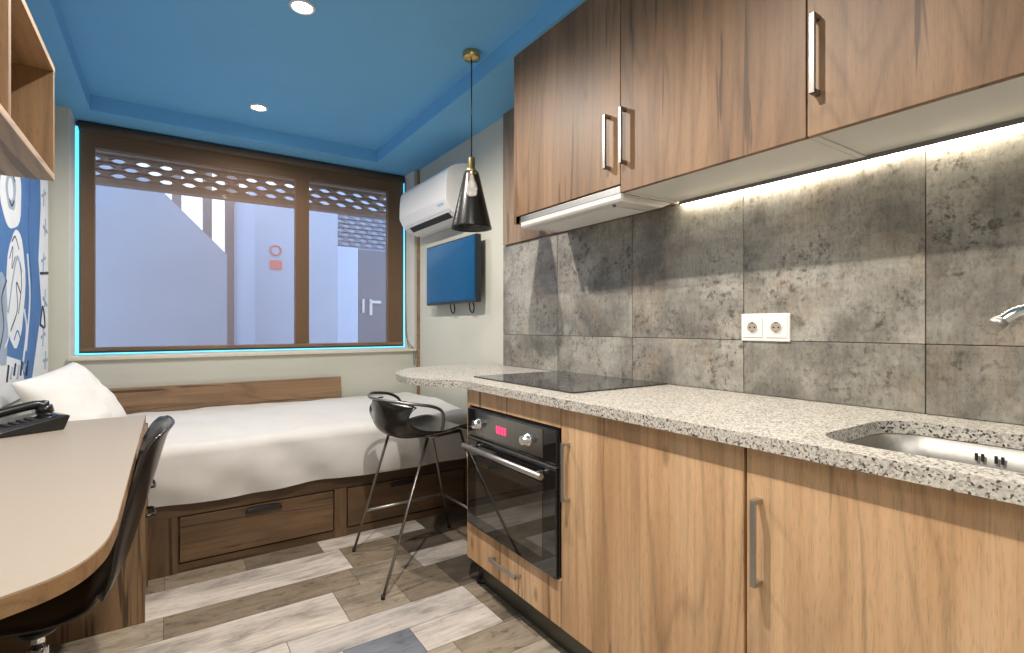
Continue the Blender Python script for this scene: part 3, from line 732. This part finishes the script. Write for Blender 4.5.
# sink
r = empty('sink', (1.36, .23, .68), label='undermounted stainless steel sink bowl in the granite worktop', cat='sink')
def sink_bowl():
    b = MB(); bm = b.bm; loops = []
    for (ins, z, rad) in ((-.006, .867, .088), (.0, .866, .085), (.006, .80, .082), (.010, .74, .08), (.022, .706, .075), (.05, .694, .06), (.16, .690, .04)):
        loops.append([bm.verts.new((x, y, z)) for x, y in rounded(SK[0] + ins, SK[1] - ins, SK[2] + ins, SK[3] - ins, rad, 8)])
    for A, B in zip(loops, loops[1:]):
        for i in range(len(A)):
            f = bm.faces.new((A[i], A[(i + 1) % len(A)], B[(i + 1) % len(A)], B[i])); f.smooth = True
    bm.faces.new(loops[-1])
    return b
o = sink_bowl().build('bowl', M['sinksteel'], r); solidify(o, .002, -1)
for yc in (.382, .371, .348, .337):
    b = MB(); b.box(1.5505, 1.5535, yc - .003, yc + .003, .829, .847, .001); b.build('overflow_slot', M['blackmatt'], r)
b = MB(); b.lathe([(0, .6935), (.03, .6935), (.044, .692), (.044, .6905), (0, .6905)], (1.36, .23, 0), 24, cap=False); b.build('drain', M['chrome'], r)

# faucet
r = empty('kitchen_tap', (1.645, .10, ZC), label='chrome kitchen tap with arched spout over the sink', cat='tap')
b = MB(); b.lathe([(0, 0), (.027, 0), (.027, .012), (.022, .02), (.021, .11), (.018, .12), (0, .12)], (1.645, .10, ZC), 24, cap=False); b.build('body', M['chrome'], r)
b = MB(); b.tube(catmull([(1.645, .10, 1.015), (1.642, .11, 1.10), (1.622, .155, 1.168), (1.572, .225, 1.188), (1.52, .297, 1.175), (1.494, .330, 1.150)], 6), [.013] * 10 + [.0125] * 10 + [.013] * 11, 14); b.build('spout', M['chrome'], r)
b = MB(); b.cyl((1.497, .327, 1.153), (1.488, .337, 1.141), .0150, 16); b.build('aerator', M['steel'], r)
b = MB(); b.tube([(1.645, .10, .99), (1.60, .06, 1.00), (1.55, .02, 1.03)], .006, 8); b.build('lever', M['chrome'], r)

# base cabinets
ZB = .118
def base_panels(b, y0, y1, top=True):
    b.box(XF + .020, 1.70, y1 - .018, y1, ZB, .866); b.box(XF + .020, 1.70, y0 + .0005, y0 + .018, ZB, .866)
    b.box(XF + .020, 1.70, y0 + .018, y1 - .018, ZB, ZB + .018); b.box(1.692, 1.70, y0 + .018, y1 - .018, ZB + .018, .866)
    return b
r = empty('oven_cabinet', (1.40, 1.67, ZB), label='oak base cabinet at the far end that holds the oven', cat='cabinet', group='oak base cabinets')
b = MB(); base_panels(b, 1.343, 1.978); b.build('carcass', M['carcass'], r)
b = MB(); b.box(XF, 1.70, 1.979, 1.998, ZB - .002, .867, .001); b.build('side_panel', M['oak'], r)
b = MB(); b.box(XF, XF + .019, 1.345, 1.978, .795, .866, .001); b.build('top_rail', M['oak_h'], r)
b = MB(); b.box(XF, XF + .019, 1.345, 1.978, ZB, .277, .001); dw = b.build('drawer_front', M['oak_h'], r)
b = MB(); bracket_handle(b, 'y', (XF, 1.578, .198), .19, .032); b.build('handle', M['steel'], dw)

def base_cabinet(y0, y1, hy, label):
    r = empty('base_cabinet', (1.40, (y0 + y1) / 2, ZB), label=label, cat='cabinet', group='oak base cabinets')
    b = MB(); base_panels(b, y0, y1); b.build('carcass', M['blackmatt'], r)
    b = MB(); b.box(XF, XF + .019, y0 + .004, y1 - .002, ZB, .862, .0012); dd = b.build('door', M['oak'], r)
    b = MB(); bracket_handle(b, 'z', (XF, hy, .563), .193, .032, .010, .013); b.build('handle', M['steel'], dd)
base_cabinet(.676, 1.342, 1.300, 'tall-grained oak base cabinet between the oven and the sink cabinet')
base_cabinet(.010, .674, .640, 'oak base cabinet below the sink, nearest the camera')
tag(MB().box(XF + .055, XF + .072, -.60, 1.955, 0, ZB - .001, .001).build('plinth', M['plinth']), 'dark grey plinth board under the oak base cabinets', 'plinth')
b = MB(); b.cyl((1.165, 1.972, 0), (1.165, 1.972, .115), .018, 14); b.lathe([(0, 0), (.03, 0), (.03, .012), (.018, .02), (0, .02)], (1.165, 1.972, 0), 16, cap=False)
tag(b.build('cabinet_foot', M['black']), 'black plastic foot under the far corner of the oven cabinet', 'foot')

# oven
r = empty('oven', (1.38, 1.66, .28), label='black glass built-in oven with steel handle and red display', cat='oven')
oy0, oy1 = 1.352, 1.972
b = MB(); b.box(XF + .004, 1.64, oy0 + .012, oy1 - .012, .285, .79); b.build('housing', M['blackmatt'], r)
b = MB(); b.box(XF - .012, XF + .004, oy0, oy1, .668, .786, .003)
cp = b.build('control_panel', M['glassblk'], r)
b = MB(); b.box(XF - .0145, XF - .0115, oy0 + .075, oy1 - .075, .678, .779, .001); b.build('steel_face', simple('oven_fascia', (0.24, 0.24, 0.23, 1), 0.18, 0.85), cp)
for yc in (1.868, 1.512):
    b = MB(); b.tube([(XF - .014, yc, .728), (XF - .020, yc, .728), (XF - .021, yc, .728), (XF - .044, yc, .728), (XF - .046, yc, .728)], [.024, .024, .019, .017, .015], 24); b.box(XF - .0475, XF - .0455, yc - .002, yc + .002, .730, .744); b.build('knob', M['chrome'], r)
b = MB()
for k, (yy, wd) in enumerate(((1.724, .012), (1.707, .012), (1.684, .012), (1.667, .012))):
    b.box(XF - .0165, XF - .0145, yy - wd / 2, yy + wd / 2, .714, .742, .0015)
b.box(XF - .0165, XF - .0145, 1.694, 1.697, .720, .724); b.box(XF - .0165, XF - .0145, 1.694, 1.697, .732, .736)
b.build('display', M['redlcd'], r)
b = MB(); b.box(XF - .014, XF + .004, oy0, oy1, .280, .655, .003); dr = b.build('door', M['glassblk'], r)
b = MB(); b.box(XF - .0150, XF - .0138, oy0 + .075, oy1 - .075, .33, .59, .0004); b.build('inner_window', simple('oven_window', (0.030, 0.029, 0.027, 1), 0.03, spec=1.0, coat=1.0), dr)
b = MB(); b.box(XF - .016, XF + .002, oy0, oy1, .656, .664, .001); b.build('vent_strip', M['dsteel'], r)
b = MB(); b.tube([(XF - .052, 1.385, .628), (XF - .052, 1.94, .628)], .011, 16)
for yy in (1.43, 1.90): b.cyl((XF - .052, yy, .628), (XF - .013, yy, .628), .007, 10)
b.build('handle', M['steel'], dr)

# ---------------------------------------------------------------- bed
r = empty('bed', (.5, 3.38, 0), label='oak platform bed with storage drawers along the window', cat='bed')
BY = 2.81
b = MB()
b.box(XL + .003, 1.60, BY + .004, 3.95, .0, .04)            # base
b.box(XL + .003, 1.60, BY + .02, BY + .04, .04, .30)         # inner front board
b.box(XL + .003, 1.60, BY, BY + .03, .262, .335, .002)       # top rail
b.box(XL + .003, 1.60, BY + .03, 3.95, .315, .335)           # platform deck
b.box(1.58, 1.60, BY + .03, 3.95, .04, .315); b.box(XL + .003, XL + .02, BY + .03, 3.95, .04, .315)
b.build('platform', M['bedwood'], r)
for x0, x1 in ((-.10, .030), (.735, .798), (1.53, 1.60)):
    b = MB(); b.box(x0, x1, BY, BY + .02, .0, .262, .001); b.build('upright', M['bedwood_v'], r)
for x0, x1, hx in ((.038, .728, .39), (.806, 1.522, 1.13)):
    b = MB(); b.box(x0, x1, BY - .002, BY + .018, .048, .256, .002); dd = b.build('drawer', M['bedwood'], r)
    b = MB(); b.prism([(hx - .085, .226), (hx + .085, .226), (hx + .075, .244), (hx + .045, .250), (hx - .045, .250), (hx - .075, .244)], 'y', BY - .024, BY - .002, .004)
    b.build('handle', M['black'], dd)
b = MB(); b.box(-.36, 1.078, 3.935, 3.968, .335, .760, .003); b.build('headboard', M['headwood'], r)

# mattress under its sheet
def mattress():
    b = MB()
    x0, x1, y0, y1, z0, z1 = XL + .02, 1.64, 2.778, 3.925, .336, .596
    nx, ny = 150, 70; side = 26
    def wr(x, y, z):
        return noise.noise(Vector((x * 3.1, y * 3.1, z * 3))) * .013 + noise.noise(Vector((x * 8, y * 5.0, z * 7 + 4))) * .008
    def prof(t):   # from the front hem over the edge, across the top to the back
        s1, r_ = .22, .055
        if t < .30:
            q = t / .30; return (y0 + .010 * math.sin(q * PI) * -1, z0 - .008 + q * (z1 - r_ - z0 + .008), q)
        if t < .42:
            a = (t - .30) / .12 * PI / 2; return (y0 + r_ - r_ * math.cos(a), z1 - r_ + r_ * math.sin(a), 1.0)
        q = (t - .42) / .58; return (y0 + r_ + q * (y1 - y0 - r_), z1 + .022 * math.sin(q * PI * .9), 2.0)
    def f(u, v):
        x = x0 + (x1 - x0) * u; y, z, k = prof(v)
        endr = .05
        e = min(1, (1 - u) * (x1 - x0) / endr); sag = (1 - math.sqrt(max(0, 1 - (1 - e) ** 2))) * endr
        w_ = wr(x, y, z)
        if k <= 1.0:
            # long slanting drag folds of the tucked sheet
            fold = math.sin(x * 17 + z * 26 + 2.2 * noise.noise(Vector((x * 2, z * 5, 1)))) * .009 * (1 - .6 * k) * (.4 + noise.noise(Vector((x * 1.7, 3, z))) ** 2 * 3)
            hem = .010 * noise.noise(Vector((x * 2.3, 0, 9))) * (1 - k)
            return (x, y + w_ * 1.1 + fold - .012 * (1 - k) * 0, z + hem - (sag if k > .8 else 0) - (.035 * max(0, (x - 1.0)) * 0))
        return (x, y, z + w_ - sag)
    b.grid(f, nx, ny)
    # right end, back and underside
    def end(u, v):
        y = y0 + .01 + (y1 - y0 - .02) * u; return (x1 - .001 + .004 * noise.noise(Vector((y * 5, v * 3, 2))), y, z0 + (z1 - .045 - z0) * v)
    b.grid(end, 40, 8)
    b.box(x0 + .002, x1 - .012, y0 + .045, y1 - .004, z0 + .001, z1 - .05)
    return b
tag(mattress().build('mattress', M['sheet'], recalc=False), 'mattress under a smooth white sheet on the oak bed', 'mattress')

# pillow leaning at the head end
def pillow():
    b = MB()
    def side(sg):
        def f(u, v):
            a, c = 2 * u - 1, 2 * v - 1
            e = max(0.0, (1 - abs(a) ** 3.2) * (1 - abs(c) ** 3.2)) ** .55
            th = .075 * e
            w_ = .012 * noise.noise(Vector((a * 2.4, c * 2.4, sg * 2))) * e + .006 * noise.noise(Vector((a * 6, c * 6, sg * 5))) * e
            px2 = a * .262 * (1 + .05 * c * c); py2 = c * .185 * (1 + .06 * a * a)
            return Vector((py2, px2, sg * th + w_))
        return f
    b.grid(side(1), 34, 26); b.grid(side(-1), 34, 26)
    bmesh.ops.remove_doubles(b.bm, verts=b.bm.verts[:], dist=.0008)
    return b
o = pillow().build('pillow', M['pillow'], local=True)
e1 = Vector((.133, .50, .053)).normalized(); e2 = Vector((.60, 0, -.80)); e2 = (e2 - e1 * e2.dot(e1)).normalized(); e3 = e2.cross(e1).normalized()
if e3.x < 0: e3 = -e3
o.matrix_world = Matrix.Translation((-.372, 3.20, .772)) @ Matrix((e2, e1, e3)).transposed().to_4x4()
tag(o, 'plump white pillow leaning on the wall at the head of the bed', 'pillow')

# ---------------------------------------------------------------- desk side
# desk
r = empty('desk', (-.35, 1.9, 0), label='long cream-topped desk with oak edge and a rounded corner', cat='desk')
DX = -.088
def desk_outline(ins=0.0):
    pts = [(XL + .003, 2.765 - ins), (DX - ins, 2.765 - ins)]
    cn = catmull([(DX - ins, 1.30, 0), (DX - .010 - ins, 1.17, 0), (DX - .045 - ins, 1.075 + ins, 0), (DX - .115 - ins * .5, 1.020 + ins, 0), (DX - .23, .975 + ins, 0), (DX - .36, .945 + ins, 0)], 5)
    pts += [(p.x, p.y) for p in cn]
    pts += [(XL + .003, .93 + ins)]
    return pts
b = MB(); b.prism(desk_outline(.0), 'z', .718, .7475); tp = b.build('tabletop', M['deskwood'], r)
b = MB(); b.prism(desk_outline(.0012), 'z', .7474, .7500); b.build('laminate', M['cream'], tp)
b = MB(); b.box(XL + .003, XL + .022, .96, 2.40, .58, .7175, .001); b.build('rear_apron', M['deskwood'], r)
b = MB(); b.box(XL + .003, XL + .03, .95, .975, 0, .58, .001); b.box(XL + .003, XL + .022, .95, .975, .58, .7175, .001); b.build('leg', M['deskwood_v'], r)

r = empty('drawer_unit', (-.34, 2.59, 0), label='oak drawer unit with black loop handles under the far end of the desk', cat='drawers')
b = MB(); b.box(XL + .003, -.080, 2.420, 2.438, 0, .7165, .001); b.box(XL + .003, -.080, 2.742, 2.756, 0, .7165, .001)
b.box(XL + .003, XL + .015, 2.438, 2.745, 0, .7165); b.box(XL + .015, -.10, 2.438, 2.745, .0, .05); b.box(XL + .015, -.10, 2.438, 2.745, .70, .7165); b.build('carcass', M['deskwood_v'], r)
for k, (z0, z1) in enumerate(((.052, .300), (.304, .414), (.418, .528), (.532, .714))):
    b = MB(); b.box(-.0995, -.0815, 2.4395, 2.7405, z0, z1, .0012); dd = b.build('drawer', M['deskwood_v'], r)
    if k == 0: continue
    b = MB(); zc = z1 - .052
    b.tube(catmull([(-.081, 2.53, zc + .012), (-.060, 2.54, zc + .012), (-.052, 2.59, zc + .002), (-.060, 2.64, zc + .012), (-.081, 2.65, zc + .012)], 5), .006, 8)
    b.build('handle', M['black'], dd)

# office chair
def smooth_profile(pts, n=6): return catmull([(x, 0, z) for x, z in pts], n)
r = empty('desk_chair', (-.287, 1.80, 0), label='black plastic shell chair on a chrome pedestal tucked under the desk', cat='chair')
prof = smooth_profile([(-.215, .432), (-.19, .446), (-.10, .430), (0.0, .412), (.08, .412), (.140, .442), (.185, .510), (.214, .60), (.248, .72), (.272, .81), (.284, .845), (.296, .862)])
NP = len(prof) - 1
def shell(u, v):
    t = u * NP; i = min(int(t), NP - 1); p = prof[i].lerp(prof[i + 1], t - i)
    a = 2 * v - 1
    q = u
    hw = .215 - .012 * (1 - min(1, q / .25)) ** 2 - (.0 if q < .5 else .055 * ((q - .5) / .5) ** 1.5)
    if q > .93: hw -= .05 * ((q - .93) / .07) ** 2
    up = .030 * abs(a) ** 2.6 if q < .5 else 0
    fwd = -.045 * abs(a) ** 2.4 * min(1, max(0, (q - .42) / .25)) * (1 - max(0, (q - .8) / .2) * .6)
    return (p.x + fwd, a * hw, p.z + up)
b = MB(); b.grid(shell, 40, 20); o = b.build('shell', M['shell'], r, local=True); solidify(o, .008, 0)
b = MB(); b.cyl((0, 0, .085), (0, 0, .30), .022, 18); b.cyl((0, 0, .28), (0, 0, .40), .015, 18); b.build('gas_lift', M['chrome'], r, local=True)
b = MB(); b.lathe([(.016, .338), (.036, .338), (.040, .345), (.036, .352), (.016, .352)], (0, 0, 0), 24); b.build('collar', M['black'], r, local=True)
b = MB(); b.box(-.10, .08, -.09, .09, .394, .408, .004); b.build('seat_plate', M['dsteel'], r, local=True)
for k in range(5):
    a = 2 * PI * k / 5 + .35; c, s = math.cos(a), math.sin(a)
    b = MB(); b.tube([(0, 0, .10), (.13 * c, .13 * s, .088), (.27 * c, .27 * s, .068)], [.022, .018, .012], 10); lg = b.build('leg', M['chrome'], r, local=True)
    b = MB(); b.cyl((.265 * c - .012 * s, .265 * s + .012 * c, .030), (.265 * c + .012 * s, .265 * s - .012 * c, .030), .029, 18); b.cyl((.265 * c, .265 * s, .03), (.265 * c, .265 * s, .068), .006, 8); b.build('caster', M['black'], lg, local=True)

# telephone
r = empty('desk_telephone', (-.455, 2.60, .75), rz=math.radians(-62), label='black desk telephone at the wall end of the desk', cat='telephone')
b = MB(); b.prism([(-.10, .0), (.085, .0), (.090, .012), (.105, .052), (.085, .056), (-.095, .022), (-.105, .012)], 'x', -.105, .105, .006); b.build('base', M['black'], r, local=True)
b = MB()
hp = catmull([(-.072, -.095, .042), (-.074, -.06, .060), (-.075, 0, .074), (-.074, .06, .083), (-.072, .095, .076)], 6)
b.tube(hp, [.020] * 4 + [.017] * (len(hp) - 8) + [.020] * 4, 12)
b.tube([(-.072, -.085, .050), (-.072, -.080, .026)], [.026, .029], 14); b.tube([(-.072, .085, .078), (-.072, .088, .050)], [.026, .029], 14)
b.build('handset', M['black'], r, local=True)
b = MB(); b.prism([(.028, .0435), (.080, .0535), (.079, .0565), (.027, .0465)], 'x', -.03, .09, .001); b.build('display', M['glassblk'], r, local=True)
for i in range(4):
    for j in range(3):
        x = -.018 + j * .026; y = .012 - i * .022; z = .036 + y * .19
        b = MB(); b.box(x, x + .018, y - .007, y + .007, z, z + .008, .002); b.build('key', M['grey'] if False else M['blackmatt'], r, local=True)
b = MB(); b.tube(catmull([(-.075, -.10, .02), (-.10, -.13, .006), (-.14, -.10, .006), (-.15, -.02, .006), (-.12, .05, .006)], 6), .004, 8); b.build('cord', M['black'], r, local=True)

# wall shelf with open compartments
r = empty('wall_shelf', (-.43, 1.25, 1.55), label='open oak box shelf on the left wall above the desk', cat='shelf')
SX0, SX1, SYa, SYb, SZ0, SZ1 = XL + .002, -.270, .40, 1.918, 1.550, 1.872
b = MB(); b.box(SX0, SX1, SYa, SYb, SZ0, SZ0 + .018, .001); b.build('bottom_board', M['shelf_underlit'], r)
b = MB(); b.box(SX0, SX1, SYa, SYb, SZ1 - .018, SZ1, .001); b.build('top_board', M['shelfwood'], r)
b = MB(); b.box(SX0, SX0 + .012, SYa + .018, SYb - .018, SZ0 + .018, SZ1 - .018); b.build('back_board', M['shelfwood'], r)
for y in (SYa, 1.424, SYb - .018):
    b = MB(); b.box(SX0 + (.012 if y == 1.424 else 0), SX1 - .0008, y, y + .018, SZ0 + .0182, SZ1 - .0182, .001); b.build('upright', M['shelfwood_v'], r)

# mural panel on the left wall
b = MB()
b.box(XL + .001, XL + .012, .30, 3.965, .80, 2.30, mi=0)
lay = [0]
def blob(yc, zc, ry, rz, mi, rot=0.0, n=28, wob=.0):
    lay[0] += 1
    x = XL + .012 + .00012 * lay[0]
    pts = []
    for k in range(n):
        a = 2 * PI * k / n; rr = 1 + wob * noise.noise(Vector((math.cos(a) * 1.5 + yc * 3, math.sin(a) * 1.5, zc * 2)))
        u, v = ry * rr * math.cos(a), rz * rr * math.sin(a)
        pts.append((yc + u * math.cos(rot) - v * math.sin(rot), zc + u * math.sin(rot) + v * math.cos(rot)))
    b.prism(pts, 'x', XL + .011, x, mi=mi)
def stroke(pts, wd, mi):
    lay[0] += 1
    x = XL + .012 + .00012 * lay[0]
    P = catmull([(0, p[0], p[1]) for p in pts], 5) if len(pts) > 2 else [Vector((0, p[0], p[1])) for p in pts]
    L, R = [], []
    for i in range(len(P)):
        d_ = P[min(i + 1, len(P) - 1)] - P[max(i - 1, 0)]; n_ = Vector((0, -d_.z, d_.y)).normalized() * wd / 2
        L.append((P[i].y + n_.y, P[i].z + n_.z)); R.append((P[i].y - n_.y, P[i].z - n_.z))
    b.prism(L + R[::-1], 'x', XL + .011, x, mi=mi)
# pale flank beside the window, blue field and white oval motifs with line work
lay[0] += 1; b.prism([(3.62, .80), (3.965, .80), (3.965, 2.30), (3.72, 2.30), (3.76, 1.8), (3.70, 1.5), (3.78, 1.25), (3.66, 1.05), (3.50, .80)], 'x', XL + .011, XL + .0122, mi=2)
lay[0] += 1; b.prism([(.35, .80), (3.3, .80), (3.45, .80), (3.3, .98), (3.0, 1.02), (2.4, 1.05), (.35, 1.0)], 'x', XL + .011, XL + .0122, mi=2)
blob(3.14, 1.74, .19, .16, 2, .2, wob=.12); blob(3.13, 1.75, .09, .09, 3, wob=.2); blob(3.12, 1.75, .045, .05, 2)
blob(3.22, 1.31, .17, .27, 2, -.12, wob=.15); stroke([(3.08, 1.20), (3.16, 1.36), (3.24, 1.46), (3.33, 1.40)], .022, 3); stroke([(3.12, 1.12), (3.24, 1.22), (3.22, 1.34), (3.30, 1.30)], .012, 1)
stroke([(3.14, 1.52), (3.20, 1.55), (3.27, 1.50)], .010, 1); stroke([(3.10, 1.44), (3.16, 1.50), (3.14, 1.40), (3.20, 1.46)], .008, 1); stroke([(3.26, 1.20), (3.32, 1.34), (3.29, 1.44)], .010, 1); stroke([(3.05, 1.80), (3.12, 1.84), (3.20, 1.80)], .010, 1); stroke([(3.10, 1.70), (3.14, 1.68), (3.18, 1.71)], .010, 1); stroke([(3.18, 1.08), (3.24, 1.12), (3.30, 1.08)], .010, 0)
blob(2.98, 1.16, .09, .20, 3, .1, wob=.3); stroke([(2.92, 1.02), (3.00, 1.14), (2.97, 1.26), (3.05, 1.34)], .014, 1); stroke([(3.02, 1.05), (3.08, 1.10), (3.05, 1.2)], .012, 2)
stroke([(3.48, 2.25), (3.54, 1.9), (3.50, 1.62), (3.57, 1.36), (3.50, 1.12), (3.40, .95)], .085, 0)
stroke([(3.41, 1.02), (3.49, 1.28), (3.44, 1.50)], .020, 2); stroke([(3.35, .97), (3.42, 1.12), (3.37, 1.22)], .02, 2)
for y0, z0, a0 in ((3.84, 1.86, .2), (3.88, 1.70, -.1), (3.83, 1.50, .15), (3.87, 1.30, -.2), (3.82, 1.08, .1), (3.88, .95, 0)):
    stroke([(y0 - .06, z0), (y0 + .05, z0 + a0 * .2)], .016, 3); stroke([(y0 - .02, z0 - .05), (y0, z0 + .05)], .010, 3)
stroke([(3.74, 1.43), (3.95, 1.45)], .014, 1); stroke([(3.73, 1.15), (3.80, 1.25), (3.86, 1.14), (3.73, 1.15)], .012, 1)
for q in range(7):
    stroke([(3.05 + q * .06, .90 + .01 * (q % 3)), (3.08 + q * .06, .97 - .012 * (q % 2))], .012, 3 if q % 2 else 1)
blob(2.55, 1.35, .22, .22, 2, 0, wob=.2); blob(2.56, 1.36, .11, .11, 3); blob(2.1, 1.3, .18, .26, 2, .3, wob=.2); blob(2.08, 1.34, .09, .14, 3, .3, wob=.3); blob(1.6, 1.35, .2, .2, 2, wob=.2); blob(1.61, 1.35, .12, .11, 3, wob=.3); blob(1.61, 1.35, .06, .06, 2)
for yq in (2.75, 2.35, 1.85, 1.40, 1.05):
    stroke([(yq - .08, 1.10), (yq - .03, 1.24), (yq + .04, 1.16), (yq + .06, 1.34), (yq + .02, 1.48)], .016, 2); stroke([(yq - .05, 1.04), (yq + .02, 1.12), (yq + .08, 1.06)], .012, 1)
tag(b.build('wall_mural', [M['mblue'], M['mdark'], M['mwhite'], M['mgrey']]), 'blue and white abstract mural panel covering the left wall', 'mural')

# ---------------------------------------------------------------- bar stool
TH = math.radians(8)
r = empty('bar_stool', (1.015, 2.33, 0), label='dark shell bar stool on thin metal legs below the granite bar', cat='stool')
def R2(p):
    c, s = math.cos(TH), math.sin(TH); return (p[0] * c - p[1] * s, p[0] * s + p[1] * c, p[2])
sp = smooth_profile([(.235, .618), (.215, .632), (.13, .637), (.03, .625), (-.08, .615), (-.155, .628), (-.197, .668), (-.214, .725), (-.226, .770), (-.231, .803)])
NS = len(sp) - 1
def seat(u, v):
    t = u * NS; i = min(int(t), NS - 1); p = sp[i].lerp(sp[i + 1], t - i)
    a = 2 * v - 1
    hw = .185 - .045 * max(0, (.25 - u) / .25) ** 1.5
    if u > .82: hw *= 1 - .42 * ((u - .82) / .18) ** 2
    up = .028 * abs(a) ** 2.4 * (1 - max(0, (.18 - u) / .18))
    up += .060 * abs(a) ** 3 * max(0, 1 - abs(u - .62) / .28)
    wrap = .095 * abs(a) ** 2.2 * max(0, min(1, (u - .58) / .25))
    up -= .035 * abs(a) ** 2.2 * max(0, (u - .72) / .28)
    return R2((p.x + wrap, a * hw, p.z + up))
b = MB(); b.grid(seat, 48, 22); o = b.build('seat_shell', M['shell'], r, local=True); solidify(o, .007, 0)
# rim rail: from seat side up over the arm, around the back and down the other side
rail = [(.012, -.178, .652), (.015, -.188, .700), (.000, -.196, .748), (-.05, -.197, .775), (-.12, -.188, .790), (-.185, -.150, .800), (-.222, -.075, .806), (-.232, 0, .808),
        (-.222, .075, .806), (-.185, .150, .812), (-.12, .188, .808), (-.05, .197, .794), (.000, .196, .762), (.012, .188, .705), (.012, .178, .652)]
b = MB(); b.tube([R2(p) for p in catmull(rail, 5)], .0072, 10); b.build('arm_rail', M['dsteel'], r, local=True)
mounts = {'A': (-.115, .10, .618), 'B': (-.015, -.13, .618), 'C': (.115, .12, .622), 'D': (.185, -.08, .622)}
feet = {'A': (-.241, .262, 0.004), 'B': (-.276, -.261, 0.004), 'C': (.299, .271, 0.004), 'D': (.285, -.255, 0.004)}
for k in 'ABCD':
    b = MB(); b.tube([mounts[k], feet[k]], .0066, 10); lg = b.build('leg', M['dsteel'], r, local=True)
    b = MB(); b.lathe([(0, -.004), (.0085, -.004), (.0085, .014), (0, .015)], feet[k], 12, cap=False); b.build('foot_cap', M['blackmatt'], lg, local=True)
def on_leg(k, z):
    m, f = Vector(mounts[k]), Vector(feet[k]); t = (m.z - z) / (m.z - f.z); return m.lerp(f, t)
b = MB(); b.tube([on_leg('A', .215), on_leg('C', .215)], .0065, 10); b.tube([on_leg('C', .215), on_leg('D', .215)], .0065, 10); b.build('footrest', M['steel'], r, local=True)
b = MB(); b.tube([mounts[k] for k in ('A', 'B', 'D', 'C')], .007, 8, closed=True); b.build('seat_frame', M['dsteel'], r, local=True)
